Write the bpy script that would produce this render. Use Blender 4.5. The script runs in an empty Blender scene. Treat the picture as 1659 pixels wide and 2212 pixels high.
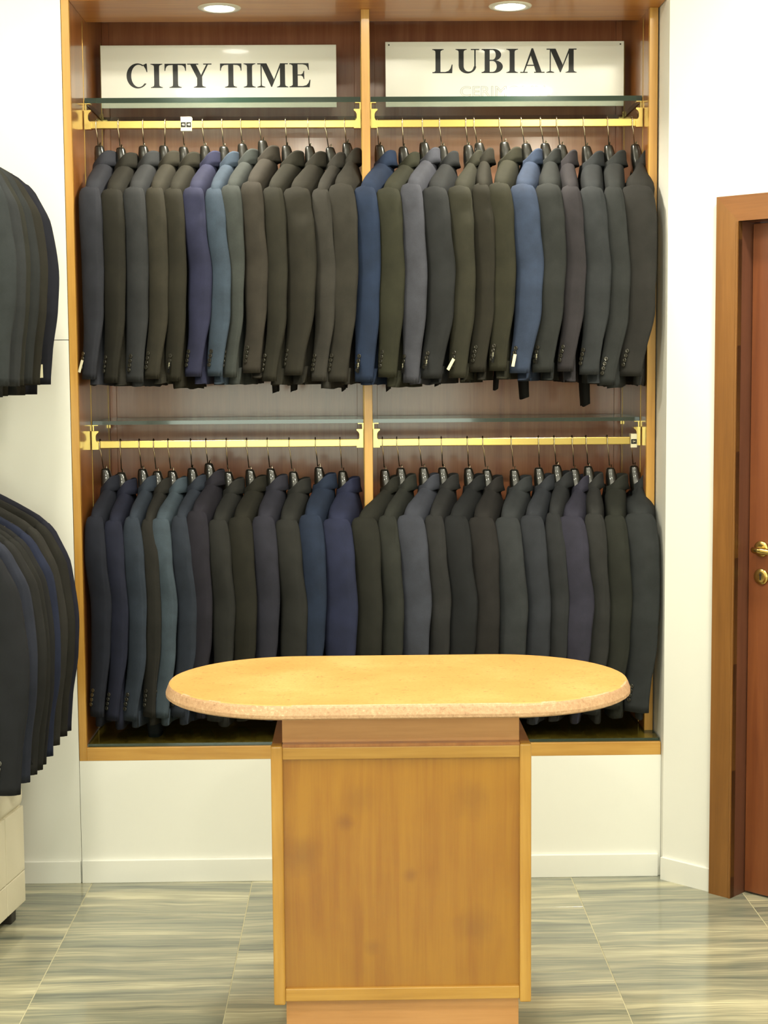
import bpy, bmesh, math, random
from mathutils import Vector, Matrix, noise
from mathutils.geometry import tessellate_polygon
R = math.radians
scene = bpy.context.scene
C = scene.collection

# ------------------------------------------------------------------ camera, world, lights, exposure
cam_d = bpy.data.cameras.new('camera'); cam = bpy.data.objects.new('camera', cam_d); C.objects.link(cam)
cam_d.sensor_fit = 'HORIZONTAL'; cam_d.sensor_width = 36.0; cam_d.lens = 36.0 * 3400 / 1659
cam_d.clip_start = .05
YAW, PITCH, ROLL = R(.927), R(5.15), R(.42)
f_ = Vector((math.sin(YAW) * math.cos(PITCH), math.cos(YAW) * math.cos(PITCH), -math.sin(PITCH)))
r_ = f_.cross(Vector((0, 0, 1))).normalized(); u_ = r_.cross(f_)
rr = r_ * math.cos(ROLL) - u_ * math.sin(ROLL); uu = r_ * math.sin(ROLL) + u_ * math.cos(ROLL)
cam.matrix_world = Matrix(((rr.x, uu.x, -f_.x, 0), (rr.y, uu.y, -f_.y, 0), (rr.z, uu.z, -f_.z, 1.59), (0, 0, 0, 1)))
scene.camera = cam
w = bpy.data.worlds.new('world'); scene.world = w; w.use_nodes = True
w.node_tree.nodes['Background'].inputs[0].default_value = (1, .97, .88, 1)
w.node_tree.nodes['Background'].inputs[1].default_value = .3
scene.view_settings.view_transform = 'Standard'; scene.view_settings.look = 'None'
scene.view_settings.gamma = 1; scene.view_settings.use_curve_mapping = False
scene.view_settings.exposure = 0.15
ROOM_TOP = 3.05
WARM = (1.0, .95, .77)
WIN = (-1.45, .9, .85, 2.45)          # shop window behind the camera: x0, x1, z0, z1
WIN_W = 90
# (x, y, power): ceiling downlights of the shop
DOWN = [(-.75, 3.75, 24), (.15, 3.3, 18), (1.15, 3.6, 30), (-.8, 2.1, 22), (.9, 2.1, 22), (-.3, .4, 24), (1.2, .4, 24)]
SPOT_W = 40
SPOTS = [(-.411, 4.925), (.476, 4.915)]

# ------------------------------------------------------------------ helpers
def lin(c):
    return tuple((v / 255 / 12.92 if v / 255 <= .04045 else ((v / 255 + .055) / 1.055) ** 2.4) for v in c)
def lin4(c): return (*lin(c), 1)

def tag(o, label=None, cat=None, group=None, kind=None):
    if label: o['label'] = label
    if cat: o['category'] = cat
    if group: o['group'] = group
    if kind: o['kind'] = kind
    return o

def empty(name, loc=(0, 0, 0), rotz=0, parent=None):
    o = bpy.data.objects.new(name, None); C.objects.link(o)
    o.empty_display_size = .05
    o.location = loc; o.rotation_euler = (0, 0, rotz)
    if parent: o.parent = parent
    return o

def finish(bm, name, mat, smooth=False):
    me = bpy.data.meshes.new(name)
    bmesh.ops.recalc_face_normals(bm, faces=bm.faces)
    bm.to_mesh(me); bm.free()
    for m in (mat if isinstance(mat, (list, tuple)) else [mat]): me.materials.append(m)
    if smooth:
        for p in me.polygons: p.use_smooth = True
    return me

def obj(name, bm, mat, parent=None, smooth=False, world=True):
    """world=True: the bmesh is in world coordinates and is shifted into the (unrotated) parent."""
    if parent is not None and world:
        bmesh.ops.translate(bm, verts=bm.verts, vec=-Vector(parent.location))
    o = bpy.data.objects.new(name, finish(bm, name, mat, smooth)); C.objects.link(o)
    if parent is not None: o.parent = parent
    return o

def link(name, me, parent=None, loc=(0, 0, 0), rot=(0, 0, 0)):
    o = bpy.data.objects.new(name, me); C.objects.link(o); o.parent = parent
    o.location = loc; o.rotation_euler = rot
    return o

def box(bm, x0, x1, y0, y1, z0, z1, bev=0, seg=2, mi=0):
    vs = [bm.verts.new(p) for p in ((x0, y0, z0), (x1, y0, z0), (x1, y1, z0), (x0, y1, z0), (x0, y0, z1), (x1, y0, z1), (x1, y1, z1), (x0, y1, z1))]
    fs = [bm.faces.new([vs[i] for i in q]) for q in ((0, 3, 2, 1), (4, 5, 6, 7), (0, 1, 5, 4), (1, 2, 6, 5), (2, 3, 7, 6), (3, 0, 4, 7))]
    for f in fs: f.material_index = mi
    if bev:
        bmesh.ops.bevel(bm, geom=list({e for f in fs for e in f.edges}), offset=bev, segments=seg, affect='EDGES', profile=.6)
    return bm

def nbox(*a, **k): return box(bmesh.new(), *a, **k)

def prism(bm, pts, z0, z1, mi_side=0, mi_cap=0):
    """plan polygon pts (x,y) extruded z0..z1"""
    n = len(pts)
    lo = [bm.verts.new((p[0], p[1], z0)) for p in pts]; hi = [bm.verts.new((p[0], p[1], z1)) for p in pts]
    for i in range(n):
        f = bm.faces.new((lo[i], lo[(i + 1) % n], hi[(i + 1) % n], hi[i])); f.material_index = mi_side
    a = bm.faces.new(lo[::-1]); b = bm.faces.new(hi); a.material_index = b.material_index = mi_cap
    bmesh.ops.triangulate(bm, faces=[a, b])
    return bm

def prism_xz(bm, pts, y0, y1):
    """outline pts (x,z) facing -y, extruded y0..y1"""
    n = len(pts)
    a = [bm.verts.new((p[0], y0, p[1])) for p in pts]; b = [bm.verts.new((p[0], y1, p[1])) for p in pts]
    for i in range(n): bm.faces.new((a[i], a[(i + 1) % n], b[(i + 1) % n], b[i]))
    for q in tessellate_polygon([[Vector((p[0], p[1], 0)) for p in pts]]):
        bm.faces.new([a[i] for i in q]); bm.faces.new([b[i] for i in q][::-1])
    return bm

def loft(bm, rings, cap0=True, cap1=True, closed=True):
    vs = [[bm.verts.new(p) for p in r] for r in rings]
    n = len(rings[0])
    for i in range(len(vs) - 1):
        for j in range(n if closed else n - 1):
            bm.faces.new((vs[i][j], vs[i][(j + 1) % n], vs[i + 1][(j + 1) % n], vs[i + 1][j]))
    if cap0: bm.faces.new(vs[0][::-1])
    if cap1: bm.faces.new(vs[-1])
    return vs

def tube(bm, pts, rad, seg=8):
    pts = [Vector(p) for p in pts]; rings = []
    up = None
    for i, p in enumerate(pts):
        t = (pts[min(i + 1, len(pts) - 1)] - pts[max(i - 1, 0)]).normalized()
        if up is None:
            up = Vector((1, 0, 0)) if abs(t.x) < .8 else Vector((0, 1, 0))
        a = (up - t * up.dot(t)).normalized(); up = a; b = t.cross(a)
        r = rad[i] if isinstance(rad, (list, tuple)) else rad
        rings.append([p + a * math.cos(2 * math.pi * k / seg) * r + b * math.sin(2 * math.pi * k / seg) * r for k in range(seg)])
    loft(bm, rings)
    return bm

def disc(bm, c, nrm, rad, th, seg=20, dome=0):
    """short cylinder from c along nrm"""
    nrm = Vector(nrm).normalized(); a = nrm.orthogonal().normalized(); b = nrm.cross(a); c = Vector(c)
    def ring(r, h): return [c + nrm * h + a * math.cos(2 * math.pi * k / seg) * r + b * math.sin(2 * math.pi * k / seg) * r for k in range(seg)]
    loft(bm, [ring(rad, 0), ring(rad, th * .7), ring(rad * .93, th), ring(rad * .6, th + dome)])
    return bm

def sm(t): t = max(0, min(1, t)); return t * t * (3 - 2 * t)
def interp(tab, t):
    for (a, va), (b, vb) in zip(tab, tab[1:]):
        if t <= b:
            return va + (vb - va) * sm((t - a) / (b - a)) if b > a else vb
    return tab[-1][1]

# ------------------------------------------------------------------ materials
class NT:
    def __init__(s, name):
        s.m = bpy.data.materials.new(name); s.m.use_nodes = True; s.t = s.m.node_tree; s.n = s.t.nodes
        s.p = s.n['Principled BSDF']
    def add(s, typ, **kw):
        n = s.n.new(typ)
        for k, v in kw.items(): setattr(n, k, v)
        return n
    def l(s, a, b): s.t.links.new(a, b)
    def noise(s, vec, scale, detail=4, rough=.55, dist=0):
        n = s.add('ShaderNodeTexNoise'); n.inputs['Scale'].default_value = scale; n.inputs['Detail'].default_value = detail
        n.inputs['Roughness'].default_value = rough; n.inputs['Distortion'].default_value = dist
        s.l(vec, n.inputs['Vector']); return n.outputs['Fac']
    def ramp(s, fac, stops):
        n = s.add('ShaderNodeValToRGB'); e = n.color_ramp.elements
        e[0].position, e[0].color = stops[0][0], lin4(stops[0][1]); e[1].position, e[1].color = stops[-1][0], lin4(stops[-1][1])
        for p, c in stops[1:-1]: x = e.new(p); x.color = lin4(c)
        s.l(fac, n.inputs['Fac']); return n.outputs['Color']
    def mapping(s, vec, scale=(1, 1, 1), rot=(0, 0, 0)):
        n = s.add('ShaderNodeMapping'); n.inputs['Scale'].default_value = scale; n.inputs['Rotation'].default_value = rot
        s.l(vec, n.inputs['Vector']); return n.outputs['Vector']
    def coord(s): return s.add('ShaderNodeTexCoord').outputs['Object']
    def bump(s, h, strength, dist=.002):
        n = s.add('ShaderNodeBump'); n.inputs['Strength'].default_value = strength; n.inputs['Distance'].default_value = dist
        s.l(h, n.inputs['Height']); s.l(n.outputs['Normal'], s.p.inputs['Normal'])
    def set(s, **kw):
        for k, v in kw.items(): s.p.inputs[k.replace('_', ' ')].default_value = v

def plain(name, c, rough=.5, metal=0, coat=0, spec=.5, bump=0, bscale=200):
    t = NT(name); t.set(Base_Color=lin4(c), Roughness=rough, Metallic=metal, Coat_Weight=coat)
    t.p.inputs['Specular IOR Level'].default_value = spec
    if bump:
        t.bump(t.noise(t.coord(), bscale, 3), bump, .001)
    return t.m

def wood(name, dark, mid, light, axis='z', rough=.35, coat=.3, coatr=.1, blotch=.5, scale=1.0):
    t = NT(name); co = t.coord()
    st = {'z': (9, 9, .55), 'x': (.55, 9, 9), 'y': (9, .55, 9)}[axis]
    g = t.noise(t.mapping(co, tuple(v * scale for v in st)), 3.0, 6, .6, .6)
    st2 = {'z': (120, 120, 5), 'x': (5, 120, 120), 'y': (120, 5, 120)}[axis]
    g2 = t.noise(t.mapping(co, tuple(v * scale for v in st2)), 1.6, 2, .5)
    bl = t.noise(co, 3.2 * scale, 3, .5, .3)
    m1 = t.add('ShaderNodeMath', operation='MULTIPLY_ADD'); t.l(g2, m1.inputs[0]); m1.inputs[1].default_value = .22; t.l(g, m1.inputs[2])
    m2 = t.add('ShaderNodeMath', operation='MULTIPLY_ADD'); t.l(bl, m2.inputs[0]); m2.inputs[1].default_value = blotch; t.l(m1.outputs[0], m2.inputs[2])
    m3 = t.add('ShaderNodeMath', operation='MULTIPLY'); t.l(m2.outputs[0], m3.inputs[0]); m3.inputs[1].default_value = 1 / (1.11 + blotch * .5) * .85
    t.l(t.ramp(m3.outputs[0], [(.3, dark), (.48, mid), (.66, light)]), t.p.inputs['Base Color'])
    t.set(Roughness=rough, Coat_Weight=coat, Coat_Roughness=coatr)
    return t.m

def fabric(name, c):
    t = NT(name); co = t.coord()
    n1 = t.noise(t.mapping(co, (900, 900, 260)), 1, 2)
    n2 = t.noise(co, 14, 3)
    mx = t.add('ShaderNodeMath', operation='MULTIPLY_ADD'); t.l(n1, mx.inputs[0]); mx.inputs[1].default_value = .45; t.l(n2, mx.inputs[2])
    k = FAB; mean = sum(c) / 3; c = tuple(mean + (v - mean) * .74 for v in c)
    t.l(t.ramp(mx.outputs[0], [(.35, tuple(v * .82 * k for v in c)), (1.05, tuple(v * 1.16 * k for v in c))]), t.p.inputs['Base Color'])
    t.set(Roughness=.85, Sheen_Weight=.0)
    t.p.inputs['Specular IOR Level'].default_value = .2
    t.bump(n1, .12, .0006)
    return t.m
FAB = .70

M = {}
M['wall'] = plain('white_wall_paint', (228, 227, 220), .6, bump=.04, bscale=160)
M['ceiling'] = plain('ceiling_paint', (232, 230, 222), .8)
M['base'] = plain('white_baseboard', (231, 230, 224), .4)
M['honey'] = wood('honey_wood', (152, 106, 38), (176, 128, 52), (194, 148, 70), 'z', .38, .25, .15)
M['honey_x'] = wood('honey_wood_across', (152, 106, 38), (176, 128, 52), (194, 148, 70), 'x', .38, .25, .15)
M['panel'] = wood('table_panel_wood', (122, 72, 14), (147, 95, 22), (162, 112, 31), 'z', .36, .25, .15, .9)
def stains(m, spots):
    # faint round marks in the veneer: (x, z, radius, strength) in the panel's own coordinates
    t = m.node_tree; p = t.nodes['Principled BSDF']; src = p.inputs['Base Color'].links[0].from_socket
    co = t.nodes.new('ShaderNodeTexCoord').outputs['Object']
    nz = t.nodes.new('ShaderNodeTexNoise'); nz.inputs['Scale'].default_value = 30; t.links.new(co, nz.inputs['Vector'])
    for x, z, r, k in spots:
        sp = t.nodes.new('ShaderNodeSeparateXYZ'); t.links.new(co, sp.inputs[0])
        cb = t.nodes.new('ShaderNodeCombineXYZ'); t.links.new(sp.outputs[0], cb.inputs[0]); t.links.new(sp.outputs[2], cb.inputs[2])
        d = t.nodes.new('ShaderNodeVectorMath'); d.operation = 'DISTANCE'; d.inputs[1].default_value = (x, 0, z); t.links.new(cb.outputs[0], d.inputs[0])
        ad = t.nodes.new('ShaderNodeMath'); ad.operation = 'MULTIPLY_ADD'; ad.inputs[1].default_value = r * .7; t.links.new(nz.outputs['Fac'], ad.inputs[0]); t.links.new(d.outputs['Value'], ad.inputs[2])
        mr = t.nodes.new('ShaderNodeMapRange'); mr.inputs['From Min'].default_value = r * .6; mr.inputs['From Max'].default_value = r * 1.5; mr.inputs['To Min'].default_value = k; mr.inputs['To Max'].default_value = 0
        t.links.new(ad.outputs[0], mr.inputs['Value'])
        mx = t.nodes.new('ShaderNodeMix'); mx.data_type = 'RGBA'; t.links.new(mr.outputs[0], mx.inputs['Factor']); t.links.new(src, mx.inputs['A']); mx.inputs['B'].default_value = lin4((110, 66, 30))
        src = mx.outputs['Result']
    t.links.new(src, p.inputs['Base Color'])
stains(M['panel'], [(-.13, .548, .022, .45), (.02, .42, .018, .4), (-.235, .47, .05, .4), (-.07, .25, .02, .3), (.17, .30, .05, .3), (.16, .60, .05, .25), (-.10, .60, .04, .2)])
M['frieze'] = wood('table_frieze_wood', (166, 112, 62), (182, 128, 74), (196, 142, 88), 'x', .4, .25, .15)
M['red'] = wood('red_brown_lacquer', (128, 68, 42), (158, 90, 56), (180, 114, 74), 'z', .32, .5, .10, .8)
M['red_side'] = wood('side_lacquer', (124, 70, 30), (150, 90, 40), (170, 110, 54), 'z', .32, .7, .10, .6)
M['soffit'] = wood('soffit_lacquer', (150, 92, 34), (178, 114, 44), (198, 134, 58), 'x', .4, .2, .1, .6)
M['casing'] = wood('casing_wood', (104, 66, 26), (120, 78, 32), (134, 90, 42), 'z', .4, .2, .2, .4)
M['casing_x'] = wood('casing_wood_across', (106, 64, 28), (122, 76, 34), (136, 88, 44), 'x', .4, .2, .2, .4)
M['leaf'] = wood('door_leaf_wood', (98, 50, 26), (112, 60, 30), (124, 70, 36), 'z', .4, .2, .2, .4)
M['jamb'] = wood('door_jamb_wood', (84, 50, 36), (96, 58, 42), (108, 66, 48), 'z', .4, .2, .2, .4)
M['brass'] = plain('polished_brass', (200, 174, 104), .2, 1)
M['brass_dull'] = plain('aged_brass', (150, 122, 66), .4, 1)
M['steel'] = plain('hook_steel', (196, 184, 160), .22, 1)
M['black'] = plain('black_plastic', (20, 20, 17), .3, 0, .6)
M['button'] = plain('dark_button', (44, 42, 36), .18, 0, .8)
M['signwhite'] = plain('sign_board_white', (236, 234, 226), .22, 0, .5)
M['ink'] = plain('sign_ink', (7, 7, 7), .3, 0, 0, .25)
M['ghost'] = plain('sign_outline', (176, 174, 168), .4)
M['pin'] = plain('pin_metal', (70, 68, 64), .4, .8)
M['tagwhite'] = plain('white_card', (226, 220, 190), .6)
M['tagblack'] = plain('black_card', (9, 9, 9), .5, 0, 0, .25)
M['tagtext'] = plain('tag_lettering', (200, 196, 170), .5)
M['trimring'] = plain('spot_ring_white', (225, 222, 210), .35)
M['leather'] = plain('cream_leather', (214, 207, 184), .42, bump=.25, bscale=90)
M['dark'] = plain('dark_foot', (38, 32, 28), .5)
M['stitch'] = plain('seam_thread', (196, 190, 166), .7)

def floor_mat():
    t = NT('striped_marble'); co = t.coord()
    oi = t.add('ShaderNodeObjectInfo')
    mul = t.add('ShaderNodeVectorMath', operation='SCALE'); mul.inputs['Scale'].default_value = 37.0
    cmb = t.add('ShaderNodeCombineXYZ'); t.l(oi.outputs['Random'], cmb.inputs[0]); t.l(oi.outputs['Random'], cmb.inputs[1])
    t.l(cmb.outputs[0], mul.inputs[0])
    add = t.add('ShaderNodeVectorMath', operation='ADD'); t.l(co, add.inputs[0]); t.l(mul.outputs[0], add.inputs[1])
    wv = t.noise(t.mapping(add.outputs[0], (1.5, 2.5, 1)), 1.2, 3, .5)
    wm = t.add('ShaderNodeMath', operation='MULTIPLY'); t.l(wv, wm.inputs[0]); wm.inputs[1].default_value = .09
    c2 = t.add('ShaderNodeCombineXYZ'); t.l(wm.outputs[0], c2.inputs[1])
    a2 = t.add('ShaderNodeVectorMath', operation='ADD'); t.l(add.outputs[0], a2.inputs[0]); t.l(c2.outputs[0], a2.inputs[1])
    n1 = t.noise(t.mapping(a2.outputs[0], (1.0, 13, 1)), 1.0, 5, .6, .35)
    n2 = t.noise(t.mapping(a2.outputs[0], (3, 90, 1)), 1.0, 4, .6, .2)
    n3 = t.noise(t.mapping(a2.outputs[0], (.5, 4, 1)), 1.3, 2, .5, .8)
    m = t.add('ShaderNodeMath', operation='MULTIPLY_ADD'); t.l(n2, m.inputs[0]); m.inputs[1].default_value = .55; t.l(n1, m.inputs[2])
    m2 = t.add('ShaderNodeMath', operation='MULTIPLY_ADD'); t.l(n3, m2.inputs[0]); m2.inputs[1].default_value = .45; t.l(m.outputs[0], m2.inputs[2])
    m3 = t.add('ShaderNodeMath', operation='MULTIPLY'); t.l(m2.outputs[0], m3.inputs[0]); m3.inputs[1].default_value = .5
    t.l(t.ramp(m3.outputs[0], [(.38, (96, 101, 94)), (.445, (124, 127, 113)), (.5, (148, 147, 127)), (.55, (172, 168, 142)), (.62, (206, 199, 168))]), t.p.inputs['Base Color'])
    t.set(Roughness=.16, Coat_Weight=.2, Coat_Roughness=.05)
    return t.m
M['marble'] = floor_mat()
M['grout'] = plain('grout', (186, 180, 148), .8)

def stone_mat():
    t = NT('honey_stone'); co = t.coord()
    big = t.noise(co, 5, 4, .5); fine = t.noise(co, 160, 3, .6)
    m = t.add('ShaderNodeMath', operation='MULTIPLY_ADD'); t.l(fine, m.inputs[0]); m.inputs[1].default_value = .5; t.l(big, m.inputs[2])
    col = t.ramp(m.outputs[0], [(.4, (182, 132, 68)), (.75, (192, 142, 78)), (1.1, (204, 156, 94))])
    vn = t.noise(t.mapping(co, (60, 160, 160)), 1, 3, .7)
    pit = t.ramp(vn, [(.335, (255, 255, 255)), (.36, (0, 0, 0))])
    mx = t.add('ShaderNodeMix', data_type='RGBA'); t.l(pit, mx.inputs['Factor']); t.l(col, mx.inputs['A']); mx.inputs['B'].default_value = lin4((120, 82, 40))
    t.l(mx.outputs['Result'], t.p.inputs['Base Color'])
    t.set(Roughness=.5); t.bump(fine, .15, .001)
    return t.m
M['stone'] = stone_mat()
def stone_edge():
    t = NT('chipped_stone_edge'); co = t.coord()
    fine = t.noise(co, 130, 4, .7); big = t.noise(co, 9, 3)
    m = t.add('ShaderNodeMath', operation='MULTIPLY_ADD'); t.l(big, m.inputs[0]); m.inputs[1].default_value = .35; t.l(fine, m.inputs[2])
    t.l(t.ramp(m.outputs[0], [(.42, (150, 112, 84)), (.6, (178, 140, 106)), (.8, (188, 152, 118)), (.98, (220, 194, 160))]), t.p.inputs['Base Color'])
    t.set(Roughness=.6); t.bump(fine, .6, .002)
    return t.m
M['stone_edge'] = stone_edge()

def glass(name, tint, refl=1.5):
    m = bpy.data.materials.new(name); m.use_nodes = True; t = m.node_tree; t.nodes.clear()
    o = t.nodes.new('ShaderNodeOutputMaterial'); mx = t.nodes.new('ShaderNodeMixShader')
    a = t.nodes.new('ShaderNodeBsdfTransparent'); g = t.nodes.new('ShaderNodeBsdfGlossy'); fr = t.nodes.new('ShaderNodeFresnel')
    a.inputs[0].default_value = (*tint, 1); g.inputs['Roughness'].default_value = .02; fr.inputs[0].default_value = refl
    ge = t.nodes.new('ShaderNodeNewGeometry'); sb = t.nodes.new('ShaderNodeMath'); sb.operation = 'SUBTRACT'; sb.inputs[0].default_value = 1
    mu = t.nodes.new('ShaderNodeMath'); mu.operation = 'MULTIPLY'; t.links.new(ge.outputs['Backfacing'], sb.inputs[1]); t.links.new(sb.outputs[0], mu.inputs[0]); t.links.new(fr.outputs[0], mu.inputs[1])
    t.links.new(mu.outputs[0], mx.inputs[0]); t.links.new(a.outputs[0], mx.inputs[1]); t.links.new(g.outputs[0], mx.inputs[2]); t.links.new(mx.outputs[0], o.inputs[0])
    return m
M['glass'] = glass('green_tinted_glass', (.84, .92, .86))
M['glass_edge'] = plain('dark_green_glass_edge', (18, 40, 32), .08, 0, .5)

def emit(name, c, s):
    m = bpy.data.materials.new(name); m.use_nodes = True; t = m.node_tree; t.nodes.clear()
    o = t.nodes.new('ShaderNodeOutputMaterial'); e = t.nodes.new('ShaderNodeEmission')
    e.inputs[0].default_value = (*c, 1); e.inputs[1].default_value = s; t.links.new(e.outputs[0], o.inputs[0]); return m
M['bulb'] = emit('lit_bulb', (1, .97, .88), 14)
M['diffuser'] = emit('lit_diffuser', (1, .95, .8), 12)

# ------------------------------------------------------------------ the room
FACE = 4.82                      # plane of the back wall and of the cabinet front
XL, XR, YB = -1.56, 2.3, -1.6    # room limits
CP = Vector((.94, 4.787)); U = Vector((1, -1)).normalized(); N = Vector((1, 1)).normalized()   # angled wall: corner, direction, into the wall
def wp(s, off): p = CP + U * s + N * off; return (p.x, p.y)

fl = tag(obj('floor', nbox(XL - .1, XR + .1, YB - .1, 5.6, -.1, -.0009), M['grout']), 'floor of striped grey-green marble tiles with pale joints', None, None, 'structure')
g = .0013
tile_me = {}
def tile(x0, x1, y0, y1):
    k = (round(x1 - x0, 3), round(y1 - y0, 3))
    if k not in tile_me:
        hx, hy = k[0] / 2 - g, k[1] / 2 - g
        tile_me[k] = finish(nbox(-hx, hx, -hy, hy, -.0085, 0, .0006, 1), 'tile', M['marble'])
    link('tile', tile_me[k], fl, ((x0 + x1) / 2, (y0 + y1) / 2, 0))
xs = [-.843 + .5 * k for k in range(-2, 7)]
for i, x in enumerate(xs[:-1]):
    off = .3 if i in (5,) else (.02 if i in (4,) else 0)
    y = 4.516 + off
    x0, x1 = max(x, XL), min(x + .5, XR)
    if y < FACE: tile(x0, x1, y, FACE + .01)
    else: y = FACE + .01
    while y > YB:
        y0 = max(y - .5, YB)
        if i in (5,) and y > 4.8: y0 = 4.316
        tile(x0, x1, y0, y); y = y0

tag(obj('ceiling', nbox(XL - .1, XR + .1, YB - .1, 5.6, ROOM_TOP, ROOM_TOP + .1), M['ceiling']), None, None, None, 'structure')
tag(obj('wall_left', nbox(XL - .1, XL, YB - .1, FACE, 0, ROOM_TOP), M['wall']), None, None, None, 'structure')
wf = tag(empty('wall_front', (0, YB, 0)), 'white wall with the shop window', None, None, 'structure')
obj('wall_panel', nbox(XL - .1, WIN[0], YB - .1, YB, 0, ROOM_TOP), M['wall'], wf)
obj('wall_panel', nbox(WIN[1], XR + .1, YB - .1, YB, 0, ROOM_TOP), M['wall'], wf)
obj('wall_panel', nbox(WIN[0], WIN[1], YB - .1, YB, 0, WIN[2]), M['wall'], wf)
obj('wall_panel', nbox(WIN[0], WIN[1], YB - .1, YB, WIN[3], ROOM_TOP), M['wall'], wf)
w1 = tag(empty('window_1', (0, YB, WIN[2])), 'shop window letting in daylight', None, None, 'structure')
for a, b in ((WIN[0], WIN[0] + .05), (WIN[1] - .05, WIN[1])): obj('window_frame', nbox(a, b, YB - .08, YB - .03, WIN[2], WIN[3]), M['base'], w1)
for a, b in ((WIN[2], WIN[2] + .05), (WIN[3] - .05, WIN[3])): obj('window_frame', nbox(WIN[0] + .05, WIN[1] - .05, YB - .08, YB - .03, a, b), M['base'], w1)
obj('pane', nbox(WIN[0] + .05, WIN[1] - .05, YB - .06, YB - .054, WIN[2] + .05, WIN[3] - .05), M['glass'], w1)
ld = bpy.data.lights.new('daylight', 'AREA'); ld.shape = 'RECTANGLE'; ld.size = WIN[1] - WIN[0]; ld.size_y = WIN[3] - WIN[2]; ld.energy = WIN_W; ld.color = (1.0, .93, .86)
lo = bpy.data.objects.new('daylight', ld); C.objects.link(lo); lo.location = ((WIN[0] + WIN[1]) / 2, YB - .12, (WIN[2] + WIN[3]) / 2); lo.rotation_euler = (R(90), 0, 0)
wb = tag(empty('wall_back', (0, FACE, 0)), 'white panelled back wall around the built-in cabinet', None, None, 'structure')
obj('wall_panel', nbox(XL, -.876, FACE, FACE + .1, 0, 1.687), M['wall'], wb)
obj('wall_panel', nbox(XL, -.876, FACE, FACE + .1, 1.689, ROOM_TOP), M['wall'], wb)
obj('wall_panel', nbox(-.8745, .939, FACE, FACE + .1, 0, .386), M['wall'], wb)
obj('wall_panel', nbox(-.8745, .939, FACE + .02, FACE + .12, 2.80, ROOM_TOP), M['wall'], wb)
tag(obj('baseboard_back', nbox(-.873, .93, FACE - .012, FACE, 0, .072, .002), M['base']), None, None, None, 'structure')
tag(obj('baseboard_left', nbox(XL, -.8775, FACE - .012, FACE, 0, .070, .002), M['base']), None, None, None, 'structure')

# angled wall with the door, and the niche return that the cabinet stands against
DS0, DS1, DTOP = .256, 1.08, 2.012          # door opening along the angled wall
wr = tag(empty('wall_right', (0, 0, 0)), 'white wall set at an angle, holding the brown door', None, None, 'structure')
bm = bmesh.new(); prism(bm, [(.94, 5.56), (.94, 4.787), wp(DS0 - .03, 0), wp(DS0 - .03, .1), (1.03, 4.88), (1.03, 5.56)], 0, ROOM_TOP); obj('wall_panel', bm, M['wall'], wr)
bm = bmesh.new(); prism(bm, [wp(DS0 - .03, 0), wp(DS1 + .03, 0), wp(DS1 + .03, .1), wp(DS0 - .03, .1)], DTOP + .03, ROOM_TOP); obj('wall_panel', bm, M['wall'], wr)
SE = (XR - .94) * math.sqrt(2)
bm = bmesh.new(); prism(bm, [wp(DS1 + .03, 0), wp(SE, 0), wp(SE, .1), wp(DS1 + .03, .1)], 0, ROOM_TOP); obj('wall_panel', bm, M['wall'], wr)
obj('wall_panel', nbox(XR, XR + .1, YB - .1, 3.5, 0, ROOM_TOP), M['wall'], wr)
bm = bmesh.new(); prism(bm, [wp(0.0, 0), wp(0.0, -.012), wp(.182, -.012), wp(.182, 0)], 0, .070); tag(obj('baseboard_right', bm, M['base']), None, None, None, 'structure')

# door: built in its own frame (x along the wall, y into it)
d1 = tag(empty('door_1', (*wp(0, 0), 0), R(-45)), 'brown wooden door in a wide wooden casing with brass handle', None, None, 'structure')
def dobj(name, bm, mat, parent=d1, smooth=False): return obj(name, bm, mat, parent, smooth, world=False)
def casing_side(xo, xi):
    bm = bmesh.new()
    prism_xz(bm, [(xo, 0), (xi, 0), (xi, DTOP), (xo, DTOP + .074)] if xo < xi else [(xi, 0), (xo, 0), (xo, DTOP + .074), (xi, DTOP)], -.022, .0)
    bmesh.ops.bevel(bm, geom=[e for e in bm.edges if abs(e.verts[0].co.y + .022) < 1e-4 and abs(e.verts[1].co.y + .022) < 1e-4 and len(e.link_faces) == 2 and e.calc_face_angle(0) > .5], offset=.003, segments=2, affect='EDGES')
    return bm
dobj('casing', casing_side(DS0 - .074, DS0), M['casing'])
dobj('casing', casing_side(DS1 + .074, DS1), M['casing'])
bm = bmesh.new(); prism_xz(bm, [(DS0 - .074, DTOP + .074), (DS0, DTOP), (DS1, DTOP), (DS1 + .074, DTOP + .074)], -.022, 0); dobj('casing', bm, M['casing_x'])
for a, b in ((DS0 - .006, DS0 - .001), (DS1 + .001, DS1 + .006)):
    dobj('casing_bead', nbox(a, b, -.025, -.022, 0, DTOP, .001, 1), M['casing'])
dobj('jamb', nbox(DS0 - .03, DS0, -.02, .1, 0, DTOP + .03), M['jamb'])
dobj('jamb', nbox(DS1, DS1 + .03, -.02, .1, 0, DTOP + .03), M['jamb'])
dobj('jamb', nbox(DS0, DS1, -.02, .1, DTOP, DTOP + .03), M['jamb'])
LEAFY = .055
lf = dobj('door_leaf', nbox(DS0 + .002, DS1 - .002, LEAFY, LEAFY + .042, .006, DTOP - .003, .002, 1), M['leaf'])
hx, hz = DS0 + .047, 1.055
bm = bmesh.new(); disc(bm, (hx, LEAFY, hz), (0, -1, 0), .024, .009, 28, .001); dobj('handle_rose', bm, M['brass'], lf, True)
bm = bmesh.new()
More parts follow.
